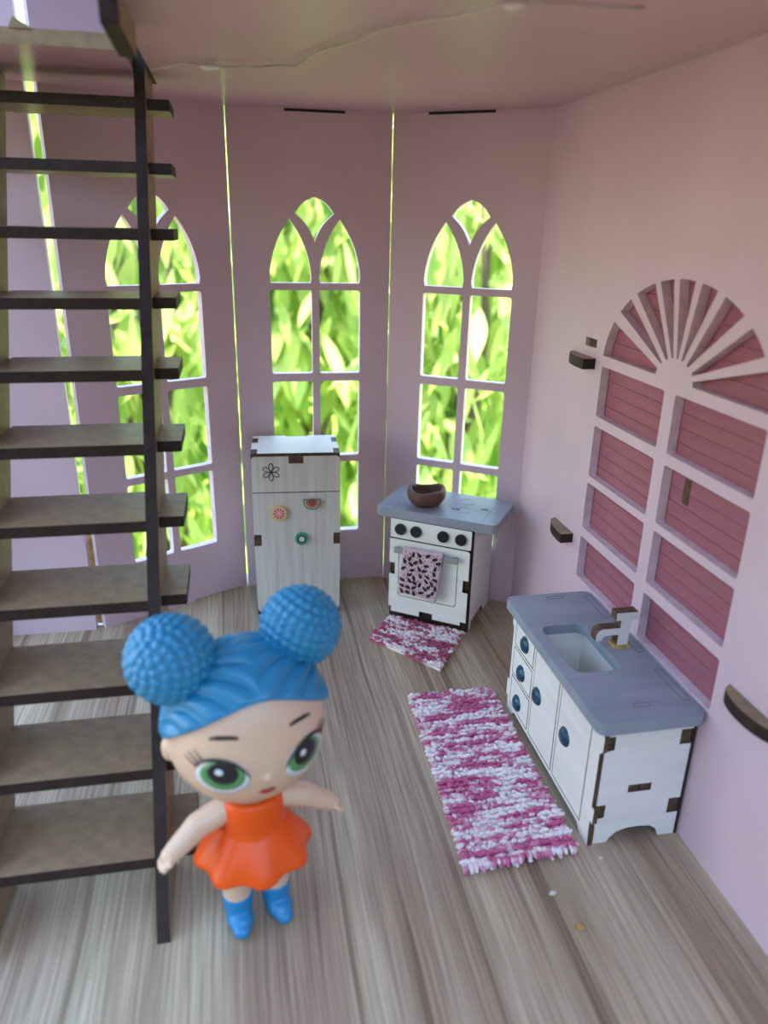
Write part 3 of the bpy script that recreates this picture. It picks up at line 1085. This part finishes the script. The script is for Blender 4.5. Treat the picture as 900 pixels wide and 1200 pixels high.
# ------------------------------------------------------------------ rugs
def rug(name, label, quad, cols, off, nrow, ncol, blob, fringe):
    """quad: corners in order A(-u,-v) B(+u,-v) C(+u,+v) D(-u,+v) on the floor; rows run along u"""
    A, B, Cc, D = [Vector((*q, 0)) for q in quad]
    mid = (A + B + Cc + D) / 4
    ang = math.atan2((B - A).y + (Cc - D).y, (B - A).x + (Cc - D).x)
    t = thing(name, label, 'rug', (mid.x, mid.y, 0), ang)
    Mi = Matrix.Rotation(-ang, 4, 'Z')
    q = [Mi @ (p - mid) for p in (A, B, Cc, D)]

    def pt(s, v):
        return (q[0] * (1 - s) + q[1] * s) * (1 - v) + (q[3] * (1 - s) + q[2] * s) * v
    me = plate_mesh([[(p.x * .985, p.y * .985) for p in q]], .010, Matrix.Translation((0, 0, .006)))
    RM = rug_material(off, cols)
    link('backing', me, [RM], t)
    rr = random.Random(int(off * 10) + 5)
    ico = bmesh.new()
    bmesh.ops.create_icosphere(ico, subdivisions=1, radius=1)
    iv = np.array([v.co[:] for v in ico.verts])
    fi = np.array([[v.index for v in f.verts] for f in ico.faces])
    ico.free()
    vs_, fs_ = [], []
    cnt = 0
    for i in range(nrow):
        for j in range(ncol):
            s = (j + rr.uniform(.1, .9)) / ncol
            v = (i + .5 + rr.uniform(-.22, .22)) / nrow
            p = pt(s, v)
            sc = np.array([blob * rr.uniform(.9, 1.9), blob * rr.uniform(.55, .95), blob * rr.uniform(.55, .95)])
            a = rr.gauss(0, .45)
            b_ = rr.gauss(0, .3)
            P = iv * sc
            ca, sa = math.cos(a), math.sin(a)
            cb, sb = math.cos(b_), math.sin(b_)
            P = P @ np.array([[cb, 0, sb], [0, 1, 0], [-sb, 0, cb]]).T
            P = P @ np.array([[ca, -sa, 0], [sa, ca, 0], [0, 0, 1]]).T
            P = P + np.array([p.x, p.y, .0125 + rr.uniform(0, .006)])
            P[:, 2] = np.maximum(P[:, 2], .001)
            vs_.append(P); fs_.append(fi + cnt); cnt += len(iv)
    me = bpy.data.meshes.new('pile')
    me.from_pydata(np.concatenate(vs_).tolist(), [], np.concatenate(fs_).tolist())
    po = link('pile', me, [RM], t, True)
    po['kind'] = 'stuff'
    if fringe:
        bm = bmesh.new()
        for k in range(fringe):
            s = (k + rr.uniform(.2, .8)) / fringe
            p = pt(s, 0)
            d = Vector((rr.uniform(-.008, .008), -rr.uniform(.008, .022), 0))
            tube(bm, [(p.x, p.y + .012, .014), (p.x + d.x * .5, p.y + d.y * .5, .014), (p.x + d.x, p.y + d.y, .007)], [.007, .0065, .004], 6)
        f_ = from_bm('fringe', bm, [RM], t, True)
        f_['kind'] = 'stuff'
    return t


rug('runner_rug', 'long pink and white woven rug on floor beside sink cabinet', [(.462, 1.262), (.748, 1.280), (.752, 1.945), (.482, 1.952)],
    [(0.55, 0.125, 0.24), (0.64, 0.25, 0.35)], 3.1, 38, 46, .0084, 34)
rug('stove_mat', 'small pink and cream woven mat on floor before the stove', [(.420, 2.318), (.622, 2.078), (.768, 2.300), (.526, 2.462)],
    [(0.42, 0.095, 0.16), (0.52, 0.22, 0.27)], 1.7, 18, 34, .0080, 0)

# ------------------------------------------------------------------ toy doll
DA = R(14)
DL = thing('toy_doll', 'vinyl toy doll with blue bun hair, orange dress and blue boots', 'doll', (-0.0135, 1.239, 0), DA)
# local axes: x = doll's side (camera right), -y = front, z up
HC = Vector((0, 0, .497))
HX, HY, HZ = .150, .142, .160


def ico_at(bm, c, r, sub=3):
    b2 = bmesh.new()
    bmesh.ops.create_icosphere(b2, subdivisions=sub, radius=1)
    rr = r if hasattr(r, '__len__') else (r, r, r)
    merge(bm, b2, 0, Matrix.Translation(c) @ Matrix.Diagonal((*rr, 1)))


def limb(bm, pts, rs, seg=14):
    # overlapping balls joined by tapered tubes; remeshed into one skin afterwards
    tube(bm, pts, rs, seg)
    for p, r_ in zip(pts, rs):
        ico_at(bm, Vector(p), r_, 2)


bm = bmesh.new()
b2 = bmesh.new()
bmesh.ops.create_icosphere(b2, subdivisions=4, radius=1)
for v in b2.verts:      # full cheeks, narrower crown, flattened face
    x, y, z = v.co
    s = 1 + .035 * math.exp(-((z + .35) / .35) ** 2)
    v.co = Vector((x * HX * s, y * HY * (1.0 if y > 0 else .99), z * HZ))
merge(bm, b2, 0, Matrix.Translation(HC))
ico_at(bm, HC + Vector((0, -HY * .985, -.030)), (.010, .009, .008), 2)     # nose
for s in (-1, 1):
    ico_at(bm, HC + Vector((s * (HX - .001), .014, -.030)), (.015, .020, .027), 2)       # ears
limb(bm, [(0, 0, .36), (0, 0, .30), (0, 0, .26), (0, 0, .20), (0, 0, .16)], [.038, .042, .050, .050, .062])
for s in (-1, 1):
    hand = Vector((s * .163, -.020 if s < 0 else -.006, .250 if s < 0 else .246))
    sh = Vector((s * .050, .0, .303))
    el = Vector((s * .112, -.006, .283))
    limb(bm, [sh, el, hand], [.028, .0265, .0205])
    d = (hand - el).normalized()
    palm = hand + d * .010
    ico_at(bm, palm, (.0195, .0195, .0185), 2)
    side = Vector((0, -1, 0)) - d * d.dot(Vector((0, -1, 0)))
    side.normalize()
    for k in range(4):
        base = palm + side * (.0145 - .0096 * k) + d * .010
        ln = (.0125, .0155, .0145, .0105)[k]
        tip = base + d * ln * .9 + Vector((0, 0, -.005))
        limb(bm, [base, tip], [.0068, .0064], 8)
    limb(bm, [palm + side * .012, palm + side * .024 + d * .010 + Vector((0, 0, .003))], [.0072, .0066], 8)   # thumb
    limb(bm, [(s * .040, 0, .19), (s * .042, 0, .12), (s * .041, -.002, .06), (s * .040, -.004, .03)], [.037, .034, .0295, .024])
me = bpy.data.meshes.new('body')
bm.to_mesh(me); bm.free()
bo = bpy.data.objects.new('body', me); C.objects.link(bo)
rm = bo.modifiers.new('remesh', 'REMESH'); rm.mode = 'VOXEL'; rm.voxel_size = .0027; rm.use_smooth_shade = True
sm = bo.modifiers.new('smooth', 'SMOOTH'); sm.factor = .5; sm.iterations = 3
dg = bpy.context.evaluated_depsgraph_get()
me2 = bpy.data.meshes.new_from_object(bo.evaluated_get(dg))
bpy.data.objects.remove(bo)
body = link('body', me2, [SKIN], DL, True)
me2.name = 'body'


def headpt(x, z, off=0.0):
    """front surface of the head at side x and height z (local), lifted by off"""
    dz = (z - HC.z) / HZ
    s = 1 + .035 * math.exp(-((dz + .35) / .35) ** 2)
    xx = x / (HX * s)
    q = max(0.0, 1 - xx * xx - dz * dz)
    p = Vector((x, -HY * .99 * math.sqrt(q), z))
    n = Vector((xx / HX, -math.sqrt(q) / HY, dz / HZ)).normalized()
    return p + n * off


def face_patch(name, parent, outline, off, m_, thick=.0015, rings=5):
    cx = sum(p[0] for p in outline) / len(outline)
    cz = sum(p[1] for p in outline) / len(outline)
    bm = bmesh.new()
    n = len(outline)
    cv = bm.verts.new(headpt(cx, cz, off))
    prev = None
    for k in range(1, rings + 1):
        t = k / rings
        ring = [bm.verts.new(headpt(cx + (p[0] - cx) * t, cz + (p[1] - cz) * t, off)) for p in outline]
        for j in range(n):
            i = (j + 1) % n
            f = bm.faces.new((cv, ring[j], ring[i]) if prev is None else (prev[j], ring[j], ring[i], prev[i]))
            f.smooth = True
        prev = ring
    low = [bm.verts.new(headpt(p[0], p[1], off - thick)) for p in outline]
    for j in range(n):
        i = (j + 1) % n
        bm.faces.new((prev[j], low[j], low[i], prev[i]))
    return from_bm(name, bm, [m_], parent)


def ell(cx, cz, a, b, rot=0.0, n=28):
    return [(cx + a * math.cos(t) * math.cos(rot) - b * math.sin(t) * math.sin(rot), cz + a * math.cos(t) * math.sin(rot) + b * math.sin(t) * math.cos(rot))
            for t in [2 * math.pi * k / n for k in range(n)]]


EZ = .478
for s in (-1, 1):
    ex = s * .0755
    ey = face_patch('eye', DL, ell(ex, EZ - .004, .043, .040, s * .18), .0012, EYEW)
    face_patch('iris', ey, ell(ex - .001, EZ + .003, .0355, .033), .0022, EYEG)
    face_patch('pupil', ey, ell(ex - .001, EZ + .010, .0245, .0245), .0032, EYEK)
    face_patch('glint', ey, ell(ex - .007, EZ + .014, .0065, .0065, n=12), .0042, EYEW, rings=2)
    bm = bmesh.new()       # upper lid line with lashes
    pts = [headpt(ex + .044 * math.cos(t) * 1.0, EZ - .004 + .041 * math.sin(t) + s * .18 * .044 * math.cos(t), .0025) for t in [R(15 + 150 * k / 16) for k in range(17)]]
    tube(bm, pts, [.0012 + .0022 * math.sin(math.pi * k / 16) for k in range(17)], 6)
    for k in range(3):
        t = R((20 + 13 * k) if s > 0 else (160 - 13 * k))
        a = headpt(ex + .043 * math.cos(t), EZ - .004 + .041 * math.sin(t) + s * .18 * .044 * math.cos(t), .0025)
        b = headpt(ex + .060 * math.cos(t), EZ + .002 + .056 * math.sin(t) + s * .18 * .055 * math.cos(t), .003)
        tube(bm, [a, b], [.0014, .0006], 5)
    from_bm('eyelash', bm, [EYEK], ey)
    bz = .556
    bo_ = [(s * .047, bz + .002), (s * .062, bz + .0035), (s * .080, bz + .002), (s * .093, bz - .003), (s * .093, bz - .006), (s * .078, bz - .0045), (s * .062, bz - .003), (s * .047, bz - .003)]
    face_patch('eyebrow', DL, bo_, .0016, INK, rings=2)
mo = face_patch('mouth', DL, [(-.016, .430), (-.009, .4355), (-.004, .4335), (0, .4345), (.004, .4335), (.009, .4355), (.016, .430), (.009, .4235), (0, .4215), (-.009, .4235)], .0018, LIP, rings=3)

# hair cap
BUN = [Vector((-.130, .020, .655)), Vector((.121, .028, .664))]
BR = [.0835, .081]
bm = bmesh.new()
NA, NT = 160, 44
top = bm.verts.new(HC + Vector((0, .004, HZ + .010)))


def hairline(a):
    # a = 0 at the front, pi at the back: height of the hair edge
    c = math.cos(a)
    if c > 0:
        return .506 + .104 * (c ** 1.15)
    return .506 - .075 * (-c) ** 0.8


prev = None
for i in range(1, NT + 3):
    ring = []
    for k in range(NA):
        a = 2 * math.pi * k / NA
        zl = hairline(a if a <= math.pi else 2 * math.pi - a)
        th1 = math.acos(max(-1, min(1, (zl - HC.z) / (HZ * 1.05))))
        t = min(i / NT, 1.0)
        th = th1 * t
        d = Vector((math.sin(a) * math.sin(th), -math.cos(a) * math.sin(th), math.cos(th)))
        s = 1.058
        p = Vector((d.x * HX * s * 1.01, d.y * HY * s, d.z * HZ * s)) + HC
        # combed strands running to the bun on each side, raised parting in the middle
        bi = 0 if p.x < 0 else 1
        rel = p - BUN[bi]
        sgn = -1 if p.x < 0 else 1
        ang = math.atan2(-rel.y, (-sgn) * rel.x + .035)
        st = math.sin(ang * 15)
        amp = .0056 * min(1, abs(p.x) / .02) * (1 if t < .97 else .6)
        disp = amp * (abs(st) ** .7 * 2 - 1)
        if abs(p.x) < .02:
            disp += .0045 * (1 - abs(p.x) / .02)
        if i > NT:       # rolled edge back to the skin
            p = Vector((d.x * HX * (s - .035 * (i - NT)), d.y * HY * (s - .035 * (i - NT)), d.z * HZ * (s - .035 * (i - NT)))) + HC
            disp = 0
        nrm = Vector((d.x / HX, d.y / HY, d.z / HZ)).normalized()
        ring.append(bm.verts.new(p + nrm * disp))
    for k in range(NA):
        j = (k + 1) % NA
        f = bm.faces.new((top, ring[k], ring[j]) if prev is None else (prev[k], ring[k], ring[j], prev[j]))
        f.smooth = True
    prev = ring
hr = from_bm('hair', bm, [HAIR], DL, True)
# knobbly buns
NB = 230
gold = math.pi * (3 - math.sqrt(5))
fib = np.array([[math.cos(gold * i) * math.sqrt(1 - (1 - 2 * (i + .5) / NB) ** 2), math.sin(gold * i) * math.sqrt(1 - (1 - 2 * (i + .5) / NB) ** 2), 1 - 2 * (i + .5) / NB] for i in range(NB)])
for bi in (0, 1):
    bm = bmesh.new()
    bmesh.ops.create_icosphere(bm, subdivisions=6, radius=1)
    P = np.array([v.co[:] for v in bm.verts])
    ax = Vector((0.75 * (-1 if bi == 0 else 1), -.35, .55)).normalized()
    Rm = np.array(ax.to_track_quat('Z', 'Y').to_matrix())
    FB = fib @ Rm.T
    dd = np.max(P @ FB.T, axis=1)
    ang = np.arccos(np.clip(dd, -1, 1))
    h = np.clip(1 - (ang / .118) ** 2, 0, 1) ** .8
    rr = BR[bi] * (0.952 + .062 * h)
    for v, r_, p in zip(bm.verts, rr, P):
        v.co = Vector(p * r_) + BUN[bi]
    for f in bm.faces: f.smooth = True
    o = from_bm('hair_bun', bm, [HAIR], hr, True)
    o['label'] = 'blue knobbly hair bun'

# dress: bodice and pleated skirt in one shell
bm = bmesh.new()
prof = [(.046, .330, 0), (.054, .334, 0), (.062, .322, 0), (.0655, .300, 0), (.0650, .275, 0), (.0660, .258, .02), (.0680, .254, .03), (.074, .248, .15), (.088, .232, .5), (.102, .214, .8),
        (.113, .198, 1), (.1180, .189, 1), (.1180, .183, 1), (.112, .179, 1), (.094, .190, .8), (.068, .22, .2), (.056, .26, 0)]
NS = 120
rings = []
for r_, z, pl in prof:
    ring = []
    for k in range(NS):
        a = 2 * math.pi * k / NS
        q = math.cos(8 * a + .5)
        s = 1 + .050 * pl * (abs(q) ** .8 * (1 if q > 0 else -1))
        ring.append(bm.verts.new((r_ * s * math.cos(a), r_ * s * .95 * math.sin(a), z - .003 * pl * q)))
    rings.append(ring)
for a, b in zip(rings, rings[1:]):
    for k in range(NS):
        f = bm.faces.new((a[k], b[k], b[(k + 1) % NS], a[(k + 1) % NS])); f.smooth = True
from_bm('dress', bm, [ORANGE], DL, True)
# boots
for s in (-1, 1):
    bm = bmesh.new()
    limb(bm, [(s * .041, -.001, .072), (s * .041, -.003, .05), (s * .041, -.005, .024)], [.0335, .0315, .028])
    ico_at(bm, Vector((s * .043, -.022, .022)), (.028, .034, .022), 3)
    ico_at(bm, Vector((s * .046, -.044, .016)), (.020, .024, .016), 3)
    for v in bm.verts:
        v.co.z = max(.0005, min(v.co.z, .080 - .08 * abs(v.co.x - s * .041) * 0))
    me = bpy.data.meshes.new('boot'); bm.to_mesh(me); bm.free()
    bo = bpy.data.objects.new('boot', me); C.objects.link(bo)
    rm = bo.modifiers.new('remesh', 'REMESH'); rm.mode = 'VOXEL'; rm.voxel_size = .0032; rm.use_smooth_shade = True
    sm = bo.modifiers.new('smooth', 'SMOOTH'); sm.factor = .5; sm.iterations = 3
    dg = bpy.context.evaluated_depsgraph_get()
    me2 = bpy.data.meshes.new_from_object(bo.evaluated_get(dg))
    bpy.data.objects.remove(bo)
    for v in me2.vertices:
        if v.co.z < .0025: v.co.z = .0003
    o = link('boot', me2, [BOOT], DL, True)
    me2.name = 'boot'

# ------------------------------------------------------------------ fairy-light wire under the ceiling
LW = thing('light_wire', 'thin silver fairy light wire running along the pink ceiling', 'wire', (0.1, 1.9, H))
pts = [(-.172, 2.172), (-.14, 2.14), (-.08, 2.088), (-.03, 2.083), (.07, 2.055), (.150, 2.046), (.165, 2.02), (.185, 1.93), (.215, 1.84), (.245, 1.76), (.269, 1.711), (.31, 1.62), (.363, 1.526), (.43, 1.436), (.473, 1.386), (.56, 1.355), (.70, 1.34)]
cur = []
for i in range(len(pts) - 1):
    p0 = pts[max(i - 1, 0)]; p1 = pts[i]; p2 = pts[i + 1]; p3 = pts[min(i + 2, len(pts) - 1)]
    for k in range(6):
        t = k / 6
        q = [0.5 * (2 * p1[d] + (p2[d] - p0[d]) * t + (2 * p0[d] - 5 * p1[d] + 4 * p2[d] - p3[d]) * t * t + (3 * p1[d] - p0[d] - 3 * p2[d] + p3[d]) * t ** 3) for d in (0, 1)]
        cur.append((q[0] - .1, q[1] - 1.9, -.011 - .003 * math.sin(i * 2.1 + t * 3)))
bm = bmesh.new(); tube(bm, cur, .0022, 6); from_bm('wire', bm, [WIRE], LW)
bm = bmesh.new(); tube(bm, [(a, b + .004 * math.sin(k * .9), c - .002) for k, (a, b, c) in enumerate(cur)], .0016, 6); from_bm('wire', bm, [WIRE], LW)
for (x, y, ln) in ((-.03, 2.083, .026), (.478, 1.383, .022)):
    bm = bmesh.new()
    ico_at(bm, Vector((0, 0, 0)), (ln, .010, .008), 2)
    o = from_bm('light_bead', bm, [BEAD], LW, True)
    o.location = (x - .1, y - 1.9, -.014)
    o.rotation_euler = (0, 0, R(-12 if x < 0.1 else -40))

# ------------------------------------------------------------------ crumbs on the floor
def crumb(px, py, s, m_, label):
    bm = bmesh.new()
    bmesh.ops.create_icosphere(bm, subdivisions=2, radius=1)
    for v in bm.verts:
        n_ = mnoise.noise(v.co * 1.7 + Vector((px * 9, py * 9, 0)))
        v.co = v.co * (1 + .5 * n_)
        v.co = Vector((v.co.x * s, v.co.y * s * .7, max(0, v.co.z * s * .5 + s * .35)))
    o = from_bm('crumb', bm, [m_], None)
    o.location = (px, py, 0)
    tag(o, label, 'crumb', 'crumbs on the floor')


crumb(0.662, 1.075, .011, CRUMB, 'ochre crumb on the wood floor, nearest the camera')
crumb(0.640, 1.168, .008, PALECRUMB, 'pale crumb on the wood floor in front of sink cabinet')
crumb(0.795, 1.245, .006, PALECRUMB, 'tiny pale crumb at the foot of sink cabinet')

# ------------------------------------------------------------------ garden behind the house
def leaf_mesh(L_, W_, curl):
    bm = bmesh.new()
    n = 7
    rows_ = []
    for i in range(n + 1):
        t = i / n
        wd = W_ * math.sin(math.pi * t ** .85) * .5 + .001
        z = -L_ * t
        y = curl * t * t
        rows_.append([bm.verts.new((-wd, y + wd * .35, z)), bm.verts.new((0, y, z)), bm.verts.new((wd, y + wd * .35, z))])
    for a, b in zip(rows_, rows_[1:]):
        for k in (0, 1):
            f = bm.faces.new((a[k], a[k + 1], b[k + 1], b[k])); f.smooth = True
    me = bpy.data.meshes.new('leaf')
    bm.to_mesh(me); bm.free()
    return me


LM = [leaf_mesh(1.05, .30, .12), leaf_mesh(.85, .28, -.1), leaf_mesh(1.3, .33, .25)]
for k, me in enumerate(LM):
    me.materials.append(LEAF if k != 1 else LEAFDK)
rg = random.Random(21)


def leaf_mtx(p, k_=1.0):
    az = rg.uniform(0, 2 * math.pi)
    tilt = abs(rg.gauss(0, .55))
    sc = rg.uniform(.6, 1.1) * k_
    return Matrix.Translation(p) @ Matrix.Rotation(az, 4, 'Z') @ Matrix.Rotation(tilt, 4, 'X') @ Matrix.Rotation(rg.uniform(-.6, .6), 4, 'Z') @ Matrix.Scale(sc, 4)


def shrub(x, y, w_, zlo, zhi, label, nfront, nback, k_=1.0):
    t = thing('garden_shrub', label, 'shrub', (x, y, LAWN_Z), 0, 'leafy shrubs outside the windows')
    base = Vector((x, y, LAWN_Z))
    for k in range(4):
        bm = bmesh.new()
        tip = Vector((rg.uniform(-w_, w_) * .7, rg.uniform(-.3, .8), zhi - LAWN_Z - rg.uniform(.5, 2)))
        p0 = Vector((rg.uniform(-.3, .3), rg.uniform(-.2, .2), 0))
        tube(bm, [p0, p0.lerp(tip, .35) + Vector((rg.uniform(-.3, .3), 0, .4)), p0.lerp(tip, .7) + Vector((rg.uniform(-.3, .3), 0, .3)), tip], [.10, .08, .055, .02], 7)
        from_bm('stem', bm, [BARK], t)
    for k in range(nfront):
        o = bpy.data.objects.new('leaf', LM[rg.choice((0, 0, 1, 2))])
        C.objects.link(o)
        o.parent = t
        p = Vector((rg.uniform(-w_, w_), rg.uniform(-1.2, .2), rg.uniform(zlo, zhi) - LAWN_Z))
        o.matrix_local = leaf_mtx(p, k_)
    bm = bmesh.new()
    src = []
    for me in LM:
        src.append(([v.co.copy() for v in me.vertices], [tuple(p.vertices) for p in me.polygons]))
    V, Fc, Mi_ = [], [], []
    for k in range(nback):
        i = rg.choice((0, 1, 1, 2))
        p = Vector((rg.uniform(-w_ * 1.15, w_ * 1.15), rg.uniform(.0, 2.4), rg.uniform(zlo - .6, zhi + .8) - LAWN_Z))
        mt = leaf_mtx(p, k_)
        off = len(V)
        V += [(mt @ c)[:] for c in src[i][0]]
        for f in src[i][1]:
            Fc.append(tuple(a + off for a in f)); Mi_.append(1 if i == 1 else 0)
    bm.free()
    me = bpy.data.meshes.new('foliage')
    me.from_pydata(V, [], Fc)
    o = link('foliage', me, [LEAF, LEAFDK], t, True)
    me.polygons.foreach_set('material_index', Mi_)
    o['kind'] = 'stuff'


shrub(-1.10, 9.6, .85, -2.6, 2.9, 'leafy yellow green shrub outside the window behind the ladder', 240, 900, .66)
shrub(1.65, 15.8, 1.35, -4.0, 3.8, 'leafy yellow green shrub outside the window above the fridge', 270, 1100, 1.0)
shrub(3.10, 9.6, 1.00, -2.1, 2.9, 'leafy yellow green shrub outside the window above the stove', 270, 1100, .66)
shrub(7.6, 15.8, 1.4, -3.6, 3.8, 'leafy green shrub beyond the right end of the bay', 60, 900)
shrub(-4.2, 15.8, 1.4, -4.0, 3.8, 'leafy green shrub beyond the left end of the bay', 60, 900)


def hedge(name, x0, x1, z1, y, sgn, m_, rot=0.0):
    bm = bmesh.new()
    bmesh.ops.create_grid(bm, x_segments=110, y_segments=44, size=1)
    for v in bm.verts:
        x, z = (x0 + x1) / 2 + v.co.x * (x1 - x0) / 2, (v.co.y + 1) * (z1 - LAWN_Z) / 2
        nn = mnoise.fractal(Vector((x * .35, z * .35, 1.3 + y)), 1.0, 2.0, 4)
        v.co = Vector((x, y + sgn * (nn * 2.2 + .12 * z), LAWN_Z + z + nn * .5))
    bmesh.ops.solidify(bm, geom=bm.faces[:], thickness=1.2)
    return from_bm(name, bm, [m_], None, True)


# the garden is closed by tall hedges: one far behind the shrubs, one unseen behind the camera, added to block low sky light
hg = hedge('far_hedge', -32, 32, 9.0, 30, 1, mat('hedge_green', (0.22, 0.33, 0.09), 0.8, 0.2, color2=(0.50, 0.56, 0.24), scale=(1.1, 1.1, 1.1)))
tag(hg, 'tall green hedge far behind the garden shrubs', 'hedge')
struct(hedge('added_hedge_front', -26, 26, 8.0, -13, -1, mat('dark_hedge_green', (0.05, 0.075, 0.025), 0.8, 0.2, color2=(0.10, 0.13, 0.045), scale=(1.1, 1.1, 1.1))),
       'unseen dark hedge added behind the camera to block low sky light')
